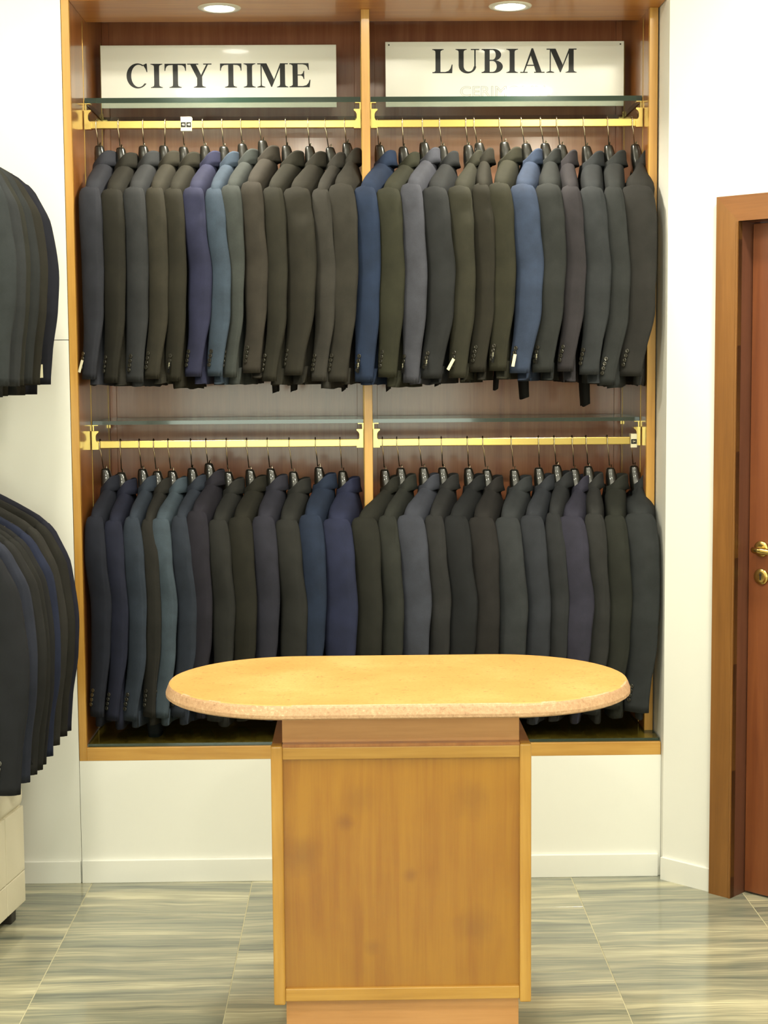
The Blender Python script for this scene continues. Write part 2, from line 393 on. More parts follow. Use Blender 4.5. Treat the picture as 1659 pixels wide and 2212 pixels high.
tube(bm, [(hx, LEAFY - .008, hz), (hx, LEAFY - .03, hz), (hx - .002, LEAFY - .044, hz), (hx + .006, LEAFY - .052, hz), (hx + .03, LEAFY - .053, hz - .001), (hx + .075, LEAFY - .052, hz - .004), (hx + .125, LEAFY - .05, hz - .006)], [.008, .008, .0095, .0098, .0092, .0088, .0085], 14)
dobj('handle_lever', bm, M['brass'], lf, True)
bm = bmesh.new(); disc(bm, (hx, LEAFY, .972), (0, -1, 0), .024, .007, 28, .001); dobj('key_plate', bm, M['brass'], lf, True)
bm = bmesh.new(); disc(bm, (hx, LEAFY - .0078, .978), (0, -1, 0), .0042, .0006, 14); box(bm, hx - .0022, hx + .0022, LEAFY - .0084, LEAFY - .0078, .962, .977); dobj('keyhole', bm, M['dark'], lf)

# ------------------------------------------------------------------ built-in cabinet
CB, CTOP = 5.45, 2.694
cab = tag(empty('wardrobe_cabinet', (.03, FACE, .386)), 'large built-in honey wood wardrobe with reddish lacquered back and open hanging bays', 'wardrobe')
X0, X1 = -.851, .908             # inner faces of the two sides
PC0, PC1 = .020, .046            # centre partition
obj('side_panel', nbox(-.8745, X0, FACE + .018, CB, .43, 2.80), M['red_side'], cab)
obj('side_edge', nbox(-.8745, X0, FACE, FACE + .018, .386, 2.80, .001, 1), M['honey'], cab)
obj('side_panel', nbox(X1, .9345, 4.96, CB, .43, CTOP), M['red_side'], cab)
obj('side_edge', nbox(X1, .9345, 4.94, 4.96, .43, CTOP, .001, 1), M['honey'], cab)
obj('partition', nbox(PC0 + .001, PC1 - .001, 4.97, CB, .43, CTOP), M['red_side'], cab)
obj('partition_edge', nbox(PC0, PC1, 4.95, 4.97, .43, CTOP, .001, 1), M['honey'], cab)
obj('side_panel', nbox(X1, .9345, 5.1205, CB, CTOP, 2.765), M['red_side'], cab)
obj('partition', nbox(PC0 + .001, PC1 - .001, 5.1205, CB, CTOP, 2.765), M['red_side'], cab)
obj('bottom_rail', nbox(X0, .938, FACE, FACE + .02, .386, .427, .001, 1), M['honey_x'], cab)
obj('base_board', nbox(X0, .938, FACE + .02, CB, .395, .427), M['honey_x'], cab)
obj('back_panel', nbox(X0, PC0, CB, CB + .02, .427, 2.80), M['red'], cab)
obj('back_panel', nbox(PC1, X1, CB, CB + .02, .427, 2.80), M['red'], cab)
for a in (X0, PC0 - .022, PC1, X1 - .022):
    obj('corner_strip', nbox(a, a + .022, CB - .012, CB, .427, 2.76, .001, 1), M['red'], cab)
obj('soffit_board', nbox(X0, .938, FACE, 5.12, CTOP, CTOP + .03, .001, 1), M['soffit'], cab)
obj('top_board', nbox(X0, .938, 5.12, CB, 2.765, 2.80), M['red'], cab)
obj('top_rail', nbox(X0, .938, FACE, FACE + .02, CTOP + .03, 2.80), M['honey_x'], cab)
for x, s in ((X0, 1), (PC0, -1), (PC1, 1), (X1, -1)):
    for y in (5.05, 5.40):
        a, b = sorted((x, x + s * .0012))
        obj('slotted_upright', nbox(a, b, y - .002, y + .002, .44, CTOP - .01), M['brass_dull'], cab)
SHELVES = [(2.431, .016), (1.422, .012)]
for z, th in SHELVES:
    for x, s in ((X0, 1), (PC0, -1), (PC1, 1), (X1, -1)):
        for y in (5.062, 5.40):
            bm = bmesh.new()
            a, b = sorted((x, x + s * .020)); box(bm, a, b, y - .012, y + .012, z - .0028, z - .0004)
            a, b = sorted((x + s * .002, x + s * .006)); box(bm, a, b, y - .004, y + .004, z - .022, z - .0028)
            obj('shelf_bracket', bm, M['brass'], cab)

# glass
def pane(pts, z0, z1, label, name='glass_shelf', group=None):
    c = sum((Vector(p) for p in pts), Vector((0, 0))) / len(pts)
    bm = bmesh.new(); prism(bm, [(p[0] - c.x, p[1] - c.y) for p in pts], 0, z1 - z0, 1, 0)
    o = obj(name, bm, [M['glass'], M['glass_edge']]); o.location = (c.x, c.y, z0)
    return tag(o, label, 'shelf' if name == 'glass_shelf' else 'glass plate', group)
def rect(x0, x1, y0, y1): return [(x0, y0), (x1, y0), (x1, y1), (x0, y1)]
bays = [('bench-side', X0 + .003, PC0 - .003), ('door-side', PC1 + .003, X1 - .003)]
for bn, a, b in bays:
    pane(rect(a, b, 5.05, 5.425), 2.431, 2.447, f'green-edged glass shelf carrying the white sign in the {bn} bay', group='glass shelves')
    pane(rect(a, b, 5.05, 5.425), 1.422, 1.434, f'thin glass shelf above the lower row of jackets in the {bn} bay', group='glass shelves')
pane(rect(X0 + .002, PC0 - .002, FACE + .012, 5.435), .4272, .4372, 'glass plate lying on the bottom board of the bench-side bay', 'glass_plate', 'glass plates')
pane([(PC1 + .002, FACE + .012), (.936, FACE + .012), (.936, 4.936), (X1 - .002, 4.936), (X1 - .002, 5.435), (PC1 + .002, 5.435)], .4272, .4372, 'glass plate lying on the bottom board of the door-side bay', 'glass_plate', 'glass plates')

# rails
RAILY = 5.05
RAILS = {}
def bracket(x, s, zt):
    """I-shaped brass plate at a rail end; zt = rail top"""
    pts = [(0, .032), (.021, .032), (.021, .028), (.015, .023), (.012, .016), (.012, .004), (.015, -.002), (.021, -.006), (.021, -.027), (0, -.027)]
    pts = [(x + s * p[0], zt + p[1]) for p in pts]
    bm = bmesh.new(); prism_xz(bm, pts if s > 0 else pts[::-1], RAILY - .018, RAILY + .006)
    return bm
for key, zt, a, b, lab in (('UL', 2.375, X0, PC0, 'upper brass hanging rail in the bench-side bay'), ('UR', 2.375, PC1, X1, 'upper brass hanging rail in the door-side bay'),
                           ('LL', 1.371, X0, PC0, 'lower brass hanging rail in the bench-side bay'), ('LR', 1.371, PC1, X1, 'lower brass hanging rail in the door-side bay')):
    r0 = tag(empty('clothes_rail', ((a + b) / 2, RAILY, zt - .012)), lab, 'clothes rail', 'brass hanging rails'); RAILS[key] = r0
    obj('bar', nbox(a + .004, b - .004, RAILY - .007, RAILY + .007, zt - .024, zt, .002, 2), M['brass'], r0)
    obj('rail_bracket', bracket(a + .003, 1, zt), M['brass'], r0); obj('rail_bracket', bracket(b - .003, -1, zt), M['brass'], r0)

# ------------------------------------------------------------------ lettering
def text_mesh(s, size, outline=0, extrude=.0002):
    cu = bpy.data.curves.new('txt', 'FONT'); cu.body = s; cu.size = size; cu.align_x = 'CENTER'; cu.align_y = 'CENTER'
    if outline: cu.fill_mode = 'NONE'; cu.bevel_depth = outline; cu.bevel_resolution = 0
    else: cu.extrude = extrude
    o = bpy.data.objects.new('txt', cu); C.objects.link(o)
    dg = bpy.context.evaluated_depsgraph_get(); dg.update()
    me = bpy.data.meshes.new_from_object(o.evaluated_get(dg))
    bpy.data.objects.remove(o); bpy.data.curves.remove(cu)
    me.materials.clear()
    return me

def arc(cx, cy, rx, ry, a0, a1, n=24): return [(cx + rx * math.cos(R(a0 + (a1 - a0) * k / n)), cy + ry * math.sin(R(a0 + (a1 - a0) * k / n))) for k in range(n + 1)]
def serif(xc, w, hw, y, up):
    """flat slab serif with curved brackets, around a stem of half-width hw"""
    s = 1 if up else -1
    return [(xc - w, y), (xc + w, y), (xc + w, y + s * .028), (xc + w * .8, y + s * .038), (xc + hw * 1.12, y + s * .075), (xc + hw, y + s * .15), (xc - hw, y + s * .15), (xc - hw * 1.12, y + s * .075), (xc - w * .8, y + s * .038), (xc - w, y + s * .028)]
def rectp(a, b, c, d): return [(a, c), (b, c), (b, d), (a, d)]
GL = {}
GL['I'] = (.56, [rectp(.175, .385, .02, .98), serif(.28, .245, .105, 0, True), serif(.28, .245, .105, 1, False)])
arm_l = lambda: [(.03, 1), (.03, .70), (.06, .70), (.075, .80), (.12, .89), (.2, .935), (.36, .945), (.36, 1)]
GL['T'] = (.94, [rectp(.365, .575, .02, .98), serif(.47, .25, .105, 0, True), arm_l(), [(.94 - x, y) for x, y in arm_l()][::-1], rectp(.3, .64, .945, 1)])
GL['Y'] = (1.0, [rectp(.40, .61, .02, .46), serif(.505, .25, .105, 0, True), [(.12, .97), (.40, .40), (.61, .44), (.355, .97)], [(.52, .44), (.60, .44), (.86, .97), (.79, .97)], rectp(.0, .46, .958, 1), rectp(.66, 1.0, .958, 1)])
GL['C'] = (.98, [arc(.5, .5, .455, .52, 56, 322, 40) + arc(.545, .5, .31, .462, 318, 60, 40),
                 [(.86, 1.01), (.845, .93), (.78, .90), (.70, .945), (.745, .96), (.78, .975), (.83, 1.01)], [(.75, .905), (.83, .78), (.87, .655), (.90, .655), (.885, 1.01), (.86, 1.01)]])
GL['E'] = (.92, [rectp(.15, .36, .02, .98), rectp(.02, .60, 0, .045), rectp(.02, .60, .955, 1), [(.08, .045), (.15, .1), (.15, .02), (.08, .02)], [(.08, .955), (.15, .98), (.15, .9)],
                 [(.36, .955), (.36, 1), (.81, 1), (.825, .72), (.795, .72), (.76, .84), (.69, .92), (.56, .955)], [(.36, 0), (.36, .05), (.58, .05), (.72, .09), (.80, .18), (.85, .31), (.885, .31), (.85, 0)],
                 rectp(.36, .56, .49, .53), [(.50, .53), (.57, .58), (.60, .68), (.63, .68), (.63, .34), (.60, .34), (.57, .44), (.50, .49)]])
GL['M'] = (1.3, [rectp(.155, .20, .03, .97), serif(.178, .165, .024, 0, True), rectp(.95, 1.16, .02, .98), serif(1.055, .235, .105, 0, True), [(.155, 1), (.40, 1), (.70, .34), (.62, .02), (.585, .02)], [(.585, .02), (.62, .02), (1.01, .96), (.96, 1)][::1], rectp(.02, .40, .958, 1), rectp(.95, 1.28, .958, 1)])
GL['L'] = (.92, [rectp(.15, .36, .02, .98), serif(.255, .24, .105, 1, False), rectp(.02, .40, 0, .045), [(.08, .03), (.15, .1), (.15, .02)], [(.36, 0), (.36, .05), (.56, .05), (.70, .10), (.78, .20), (.83, .36), (.865, .36), (.85, 0)]])
GL['U'] = (1.02, [[(.14, .98), (.35, .98), (.35, .30)] + arc(.56, .29, .21, .225, 180, 350, 18) + [(.795, .30), (.795, .98), (.855, .98), (.855, .30)] + arc(.51, .29, .365, .305, 360, 180, 24)[1:] + [(.14, .30)], serif(.245, .235, .105, 1, False), rectp(.65, 1.0, .958, 1)])
GL['B'] = (.96, [rectp(.15, .36, .02, .98), rectp(.02, .40, 0, .045), rectp(.02, .40, .955, 1), [(.08, .955), (.15, .98), (.15, .9)], [(.08, .045), (.15, .1), (.15, .02)],
                 [(.36, 1), (.52, 1)] + arc(.52, .755, .32, .245, 90, -90, 18) + [(.36, .51), (.36, .55), (.47, .55)] + arc(.47, .752, .145, .203, -90, 90, 14) + [(.36, .955)],
                 [(.36, .53), (.54, .53)] + arc(.54, .265, .37, .265, 90, -90, 20) + [(.36, 0), (.36, .045), (.48, .045)] + arc(.48, .275, .175, .225, -90, 90, 14) + [(.36, .50)]])
GL['A'] = (1.02, [[(.47, 1.02), (.54, 1.02), (.90, .03), (.66, .03), (.43, .76)], [(.47, 1.02), (.50, .86), (.175, .03), (.12, .03)], rectp(.24, .70, .29, .335), rectp(.0, .31, 0, .042), rectp(.58, 1.02, 0, .042)])
def letter_bm(ch, x, z, h, y0, y1, sx):
    bm = bmesh.new()
    for q, poly in enumerate(GL[ch][1]):
        a2 = sum(p[0] * q[1] - q[0] * p[1] for p, q in zip(poly, poly[1:] + poly[:1]))
        prism_xz(bm, [(x + p[0] * h * sx, z + p[1] * h) for p in (poly if a2 > 0 else poly[::-1])], y0 - q * .00004, y1)
    return bm
def put_word(word, x0, x1, z, h, y, parent, space=.28, track=.02, slope=0):
    tot = sum((GL[c][0] if c != ' ' else space) + track for c in word) - track
    sx = (x1 - x0) / (tot * h); x = x0
    for c in word:
        if c == ' ': x += (space + track) * h * sx; continue
        obj('letter', letter_bm(c, x, z + slope * (x - x0), h, y - .0006, y, sx), M['ink'], parent)
        x += (GL[c][0] + track) * h * sx

SZ = 2.4475
SY = 5.248
s1 = tag(empty('brand_sign', (-.443, SY, SZ)), 'long white sign board with two words in black serif capitals', 'sign', 'sign boards')
obj('board', nbox(-.827, -.060, SY, SY + .006, SZ, 2.648, .0008, 1), M['signwhite'], s1)
put_word('CITY TIME', -.747, -.142, 2.512, .077, SY, s1)
s2 = tag(empty('brand_sign', (.49, SY, SZ)), 'long white sign board with one word in black serif capitals and corner pins', 'sign', 'sign boards')
obj('board', nbox(.100, .881, SY, SY + .006, SZ, 2.656, .0008, 1), M['signwhite'], s2)
put_word('LUBIAM', .252, .727, 2.555, .077, SY, s2, track=.06)
me = text_mesh('CERIMONIA', .047, outline=.0005); me.materials.append(M['ghost'])
o = link('faint_lettering', me, s2, (0, -.0003, .047), (R(90), 0, 0)); o.scale = (1.17, 1, 1)
for x in (.112, .869):
    bm = bmesh.new(); disc(bm, (x, SY, 2.646), (0, -1, 0), .0028, .001, 10); obj('pin', bm, M['pin'], s2)

def numeral(s, size, parent, loc, mat):
    me = text_mesh(s, size, extrude=.0003); me.materials.append(mat); return link('numeral', me, parent, loc, (R(90), 0, 0))
def marker(xc, wd, zt, nums, label):
    m = tag(empty('size_marker', (xc, RAILY, zt - .034)), label, 'size marker')
    bm = nbox(xc - wd / 2, xc + wd / 2, RAILY - .0205, RAILY - .0075, zt - .034, zt + .010, .0006, 1)
    box(bm, xc - wd / 2, xc + wd / 2, RAILY - .0075, RAILY + .012, zt + .0005, zt + .010)
    obj('clip', bm, M['tagwhite'], m)
    n = len(nums); cw = wd / n
    for i, s in enumerate(nums):
        cx = xc - wd / 2 + cw * (i + .5)
        obj('number_field', nbox(cx - cw * .44, cx + cw * .44, RAILY - .0212, RAILY - .0205, zt - .022, zt - .007), M['tagblack'], m)
        numeral(s, .0095, m, (cx - xc, -.0215, .0195), M['tagwhite'])
marker(-.530, .034, 2.375, ('46', '48'), 'white double size marker clipped on the upper bench-side rail')
marker(.884, .020, 1.371, ('54',), 'small white single size marker clipped on the lower door-side rail')

# ------------------------------------------------------------------ spotlights and downlights
def ring_bm(c, r0, r1, h):
    bm = bmesh.new(); seg = 40
    prof = [(r0, .0), (r0 * 1.02, -h), (r1 * .97, -h * .8), (r1, 0)]
    rings = [[(c[0] + p[0] * math.cos(2 * math.pi * k / seg), c[1] + p[0] * math.sin(2 * math.pi * k / seg), c[2] + p[1]) for k in range(seg)] for p in prof]
    loft(bm, rings, False, False); return bm
for (x, y), side in zip(SPOTS, ('two-word', 'one-word')):
    s = tag(empty('recessed_spotlight', (x, y, CTOP)), f'round lit recessed spotlight in the cabinet top above the {side} sign', 'spotlight', 'cabinet spotlights')
    obj('trim_ring', ring_bm((x, y, CTOP), .046, .066, .004), M['trimring'], s, True)
    bm = bmesh.new(); disc(bm, (x, y, CTOP), (0, 0, -1), .046, .002, 32); obj('bulb', bm, M['bulb'], s)
    ld = bpy.data.lights.new('spot_beam', 'SPOT'); ld.energy = SPOT_W; ld.color = (1, .94, .76); ld.spot_size = R(118); ld.spot_blend = .8; ld.shadow_soft_size = .04
    lo = bpy.data.objects.new('spot_beam', ld); C.objects.link(lo); lo.parent = s; lo.location = (0, 0, -.012)
for i, (x, y, p) in enumerate(DOWN):
    s = tag(empty('ceiling_downlight', (x, y, ROOM_TOP)), 'round white ceiling downlight ' + ('between the island table and the side rack', 'straight above the front of the island table', 'in front of the brown door', 'before the side rack, one row in from the table', 'on the door side, one row in from the table', 'next to the shop window, middle of the row', 'next to the shop window, door-side end of the row')[i], 'downlight', 'shop ceiling downlights')
    obj('trim_ring', ring_bm((x, y, ROOM_TOP), .13, .16, .008), M['trimring'], s, True)
    bm = bmesh.new(); disc(bm, (x, y, ROOM_TOP), (0, 0, -1), .13, .003, 32); obj('diffuser', bm, M['diffuser'], s)
    ld = bpy.data.lights.new('lamp_light', 'AREA'); ld.shape = 'DISK'; ld.size = .25; ld.energy = p; ld.color = WARM
    lo = bpy.data.objects.new('lamp_light', ld); C.objects.link(lo); lo.parent = s; lo.location = (0, 0, -.012)

# ------------------------------------------------------------------ island table
TX, TY, TZ = .093, 3.80, .84
tb = tag(empty('island_table', (TX, TY, 0)), 'honey wood display counter with an oval stone top', 'table')
def stadium(hl, r, n=28):
    hs = hl - r
    return [(TX + hs + r * math.cos(a), TY + r * math.sin(a)) for a in [math.pi * (k / n - .5) for k in range(n + 1)]] + \
           [(TX - hs + r * math.cos(a), TY + r * math.sin(a)) for a in [math.pi * (k / n + .5) for k in range(n + 1)]]
bm = bmesh.new()
prof = [(-.030, .806), (-.006, .807), (0, .811), (0, .818), (-.006, .834), (-.0085, .8385), (-.013, .84)]
rings = [[(p[0], p[1], z) for p in stadium(.566 + o, .318 + o)] for o, z in prof]
rng = random.Random(5)
for k, rg in enumerate(rings[3:6]):      # chipped arris
    for j, p in enumerate(rg):
        e = (rng.random() - .5) * .0008; rg[j] = (p[0], p[1] + e, p[2] + (rng.random() - .5) * .0008)
vs = loft(bm, rings)
for f in bm.faces:
    zc = f.calc_center_median().z; f.material_index = 0 if zc > .8392 else 1
obj('table_top', bm, [M['stone'], M['stone_edge']], tb)
BX0, BX1, BY0, BY1 = TX - .300, TX + .300, 3.55, 4.05
obj('frieze', nbox(TX - .274, TX + .274, 3.578, 4.02, .735, .806), M['frieze'], tb)
obj('top_ledge', nbox(BX0 + .027, BX1 - .027, BY0 + .006, BY1 - .006, .716, .735), M['red_side'], tb)
for sx in (BX0, BX1 - .027):
    obj('stile', nbox(sx, sx + .027, BY0, BY0 + .03, .118, .733, .005, 3), M['honey'], tb)
    obj('stile', nbox(sx, sx + .027, BY1 - .03, BY1, .118, .733, .005, 3), M['honey'], tb)
    obj('side_panel', nbox(sx + .002, sx + .025, BY0 + .03, BY1 - .03, .12, .732), M['red_side'], tb)
for yy in (BY0 + .004, BY1 - .026):
    obj('rail', nbox(BX0 + .027, BX1 - .027, yy, yy + .022, .700, .728, .002, 2), M['honey_x'], tb)
    obj('rail', nbox(BX0 + .027, BX1 - .027, yy, yy + .022, .126, .156, .002, 2), M['honey_x'], tb)
obj('front_panel', nbox(BX0 + .027, BX1 - .027, BY0 + .012, BY0 + .024, .156, .700), M['panel'], tb)
obj('back_panel', nbox(BX0 + .027, BX1 - .027, BY1 - .024, BY1 - .012, .156, .700), M['panel'], tb)
obj('plinth', nbox(TX - .272, TX + .272, BY0 + .02, BY1 - .02, 0, .126), M['frieze'], tb)

# ------------------------------------------------------------------ bench / pouf at the left
ot = tag(empty('bench', (-1.27, 4.26, 0), R(-8.5)), 'low cream leather bench with stitched panels below the side rack', 'bench')
hw_, hd_ = .245, .29
def cushion(bm, x0, x1, y0, y1, z0, z1, bev): return box(bm, x0, x1, y0, y1, z0, z1, bev, 4)
obj('body', nbox(-hw_ + .01, hw_ - .008, -hd_ + .01, hd_ - .008, .05, .34), M['leather'], ot, world=False)
for zz0, zz1 in ((.05, .142), (.144, .335)):
    for k in range(4):
        y0 = -hd_ + k * hd_ / 2
        obj('panel', nbox(hw_ - .012, hw_, y0 + .001, y0 + hd_ / 2 - .001, zz0, zz1, .003, 2), M['leather'], ot, world=False)
    for k in range(3):
        x0 = -hw_ + k * .155
        obj('panel', nbox(x0 + .001, x0 + .154, -hd_, -hd_ + .012, zz0, zz1, .003, 2), M['leather'], ot, world=False)
obj('seat_cushion', nbox(-hw_ - .003, hw_ + .003, -hd_ - .003, hd_ + .003, .335, .405, .028, 5), M['leather'], ot, True, world=False)
for x in (-hw_ + .04, hw_ - .04):
    for y in (-hd_ + .05, hd_ - .05):
        obj('foot', nbox(x - .02, x + .02, y - .02, y + .02, 0, .05, .003, 1), M['dark'], ot, world=False)

# ------------------------------------------------------------------ jackets and hangers
BUT = finish(disc(bmesh.new(), (0, 0, 0), (0, -1, 0), .0068, .0035, 14, -.0012), 'button', M['button'], True)
TAGTXT = text_mesh('CITY TIME', .0065, extrude=.0001); TAGTXT.materials.append(M['tagtext'])

def ell(c, a, b, phi, al):
    d = Vector((math.cos(phi), -math.sin(phi), 0)); e = Vector((-math.sin(phi), -math.cos(phi), 0))
    p = Vector(c) + d * (a * math.cos(al)) + e * (b * math.sin(al))
    n = (d * (math.cos(al) / a) + e * (math.sin(al) / b)).normalized()
    return p, n

def sleeve(P, side, seed):
    """side -1: toward the aisle, +1: the far sleeve (mirrored in y)"""
    bm = bmesh.new(); rings = []
    SEG = 36
    ts = [0, .006, .016, .032, .055, .085] + [.085 + .915 * k / 26 for k in range(1, 27)]
    dome = {0: .14, .006: .46, .016: .70, .032: .87, .055: .96}
    off = Vector((seed * 3.7, seed * 1.3, seed * .7))
    for t in ts:
        c, a, b, phi = sleeve_at(P, t)
        if side > 0: c = (c[0] - P['sx'], c[1], c[2])
        s = dome.get(t, 1)
        ring = []
        for k in range(SEG):
            al = 2 * math.pi * k / SEG
            p, n = ell(c, a * (s * .8 + .2 * (s > .5)), b * s, phi, al)
            am = .0030 * sm(t * 6)
            q = Vector((p.x * 13, p.y * 13, p.z * 4)) + off
            fold = noise.noise(q) * am * 1.6 + .0010 * math.sin(t * (9 + P['wr'] * 6) + al * 2 + seed) * sm(t * 3) * (1 - sm((t - .75) * 4))
            if k == 3: fold -= .0016
            fold += P['crease'] * -.010 * math.exp(-((t - .13) / .05) ** 2) * max(0, math.cos(al - .9)) ** 2
            p = p + n * fold
            if side > 0: p.y = -p.y
            ring.append(p)
        rings.append(ring)
    last = rings[-1]; cc = sum(last, Vector()) / SEG
    rings.append([cc + (p - cc) * .86 + Vector((0, 0, .001)) for p in last])
    rings.append([cc + (p - cc) * .8 + Vector((0, 0, .03)) for p in last])
    loft(bm, rings)
    return bm

def sleeve_at(P, t):
    L = P['sl']
    z = P['drop'] - t * L
    bend = interp([(0, 0), (.2, .004), (.45, P['bend']), (.65, P['bend'] * .8), (1, P['cuffx'])], t)
    yy = -.203 - .012 * sm(t * 5) + .010 * (1 - sm(t / .06)) + interp([(0, 0), (.5, P['out'] * .9), (1, P['out'] * .4)], t)
    a = P['a'] * interp([(0, .98), (.42, 1.06), (.62, .98), (.85, .80), (1, .74)], t)
    a += (P['yw'] * 1.02 - a) * (1 - sm(t / .22))
    b = P['b'] * interp([(0, .9), (.1, 1), (.5, 1.0), (1, .72)], t)
    phi = P['phi'] * P['flat'] + P['phi'] * (1 - P['flat']) * sm(t / .3) + interp([(0, 0), (.4, 0), (1, P['tw'])], t)
    return (P['sx'] + bend, yy, z), a, b, phi

def body_bm(P, seed):
    rows = [(0.010, .044, .90), (-.010, .084, .98), (-.030, .122, 1.0), (-.049, .155, 1.0), (-.066, .183, 1.0), (-.085, .205, 1), (-.115, .211, .97), (-.16, .210, .95), (-.22, .205, .93),
            (-.30, .199, .9), (-.38, .196, .88), (-.46, .200, .88), (-.54, .208, .88), (-.62, .215, .88), (-.68, .219, .88), (-P['L'], .221, .86)]
    k = P['drop'] / -.079
    off = Vector((seed * 2.1, seed * 5.3, seed * .9)); SEG = 40; rings = []
    yk = [0, .15, .4, .75, .95, 1, .95, .8, .5, .25] + [0] * 20
    for i, (z, wd, tf) in enumerate(rows):
        tf *= 1 + (max(1, P['yw'] / P['th']) - 1) * yk[i]
        if z > -.1: z *= k
        if i == len(rows) - 1: z = -P['L']
        ring = []
        for j in range(SEG):
            al = 2 * math.pi * j / SEG
            ca, sa = math.cos(al), math.sin(al)
            e = .62
            x = P['th'] * tf * math.copysign(abs(ca) ** e, ca); y = wd * math.copysign(abs(sa) ** .7, sa)
            p = Vector((x, y, z))
            am = .006 * sm(-z * 4)
            p.x += noise.noise(Vector((x * 4, y * 9, z * 3)) + off) * am + (.006 * math.sin(y * 34 + seed) * sm((-z - .35) * 3.5))
            if i == len(rows) - 1: p.z += .008 * noise.noise(Vector((x * 10, y * 14, seed)))
            # neck scoop: the front dips
            if i < 3: p.z -= .022 * max(0, -ca) * (1 - i * .3)
            p.x += .006 * sm(-z * 8) + P['sx'] * min(1, max(0, -p.y / .2)) ** 1.15
            ring.append(p)
        rings.append(ring)
    last = rings[-1]
    rings.append([Vector((p.x * .82, p.y * .97, p.z + .001)) for p in last])
    rings.append([Vector((p.x * .6, p.y * .95, p.z + .05)) for p in last])
    bm = bmesh.new(); loft(bm, rings, False, True)
    return bm

def collar_bm(P):
    bm = bmesh.new(); rings = []
    n = 36
    for i in range(n + 1):
        th = R(-158 + 316 * i / n); c, s = math.cos(th), math.sin(th)
        fr = sm((1 - c) / 2 * 1.15 - .15)
        rx, ry = P['th'] * .58 + .012, .047 + .008 * fr
        h = .040 - .008 * fr; dz = -.030 * fr ** 1.6 + .004
        def pt(o, z): return Vector(((rx + o) * c + .002, (ry + o) * s, z + dz))
        rings.append([pt(-.001, -.012), pt(-.003, h * .6), pt(-.001, h), pt(.004, h + .0025), pt(.0065, h - .003), pt(.0085, .012), pt(.0135, -.005 - .006 * fr), pt(.006, -.0065 - .006 * fr)])
    loft(bm, rings)
    return bm

def lapel_bm(P, side):
    x = -P['th'] * 1.0 - .003
    s = side
    out = [(.055, -.035), (.085, -.075), (.115, -.125), (.080, -.145), (.098, -.160), (.045, -.30), (.008, -.40), (.004, -.38), (.02, -.22), (.030, -.10)]
    bm = bmesh.new(); n = len(out)
    f = [bm.verts.new((x - .006 * (1 if 1 < i < 5 else .3), s * p[0], p[1])) for i, p in enumerate(out)]
    b = [bm.verts.new((x + .006, s * p[0], p[1])) for p in out]
    for i in range(n): bm.faces.new((f[i], f[(i + 1) % n], b[(i + 1) % n], b[i]))
    a1 = bm.faces.new(f); a2 = bm.faces.new(b[::-1]); bmesh.ops.triangulate(bm, faces=[a1, a2])
    return bm

fab_cache = {}
def fabmat(c):
    if c not in fab_cache: fab_cache[c] = fabric('suiting_%d_%d_%d' % c, c)
    return fab_cache[c]

def jacket(loc, yaw, col, label, group, P, seed, tagkind=None, nbut=4):
    j = tag(empty('suit_jacket', loc, yaw), label, 'jacket', group)
    m = fabmat(col)
    obj('body', body_bm(P, seed), m, j, True, False)
    for sd in (-1, 1):
        so = obj('sleeve', sleeve(P, sd, seed + (0 if sd < 0 else 40)), m, j, True, False)
        if sd < 0 and nbut:
            for k in range(nbut):
                t = .868 + k * .0235
                c, a, b, phi = sleeve_at(P, t)
                p, n = ell(c, a, b, phi, P['bal'] + k * .06)
                ang = math.atan2(n.x, -n.y)
                link('button', BUT, so, p + n * (.0005 + .0015), (R(-6), 0, ang))
            c, a, b, phi = sleeve_at(P, .90)
            p, n = ell(c, a, b, phi, P['bal'] - .12)
            ang = math.atan2(n.x, -n.y)
            if tagkind:
                tl = {'w': .038, 'k': .032}[tagkind]; tw = {'w': .0105, 'k': .008}[tagkind]
                bm = bmesh.new(); box(bm, -tw / 2, tw / 2, -.0006, .0006, -tl, 0)
                for v in bm.verts: v.co.y -= .004 * (v.co.z / tl) ** 2
                tg = obj('price_tag' if tagkind == 'w' else 'brand_tag', bm, M['tagwhite'] if tagkind == 'w' else M['tagblack'], so, False, False)
                tg.location = p + n * .0085; tg.rotation_euler = (R(-4), R(P['tagr']), ang)
                tg['label'] = 'white paper tag' if tagkind == 'w' else 'black card tag with pale lettering'
                if tagkind == 'k': link('lettering', TAGTXT, tg, (0, -.0028, -tl / 2), (R(90), R(-90), 0))
    co = obj('collar', collar_bm(P), m, j, True, False)
    for sd in (-1, 1): obj('lapel', lapel_bm(P, sd), m, j, False, False)
    return j

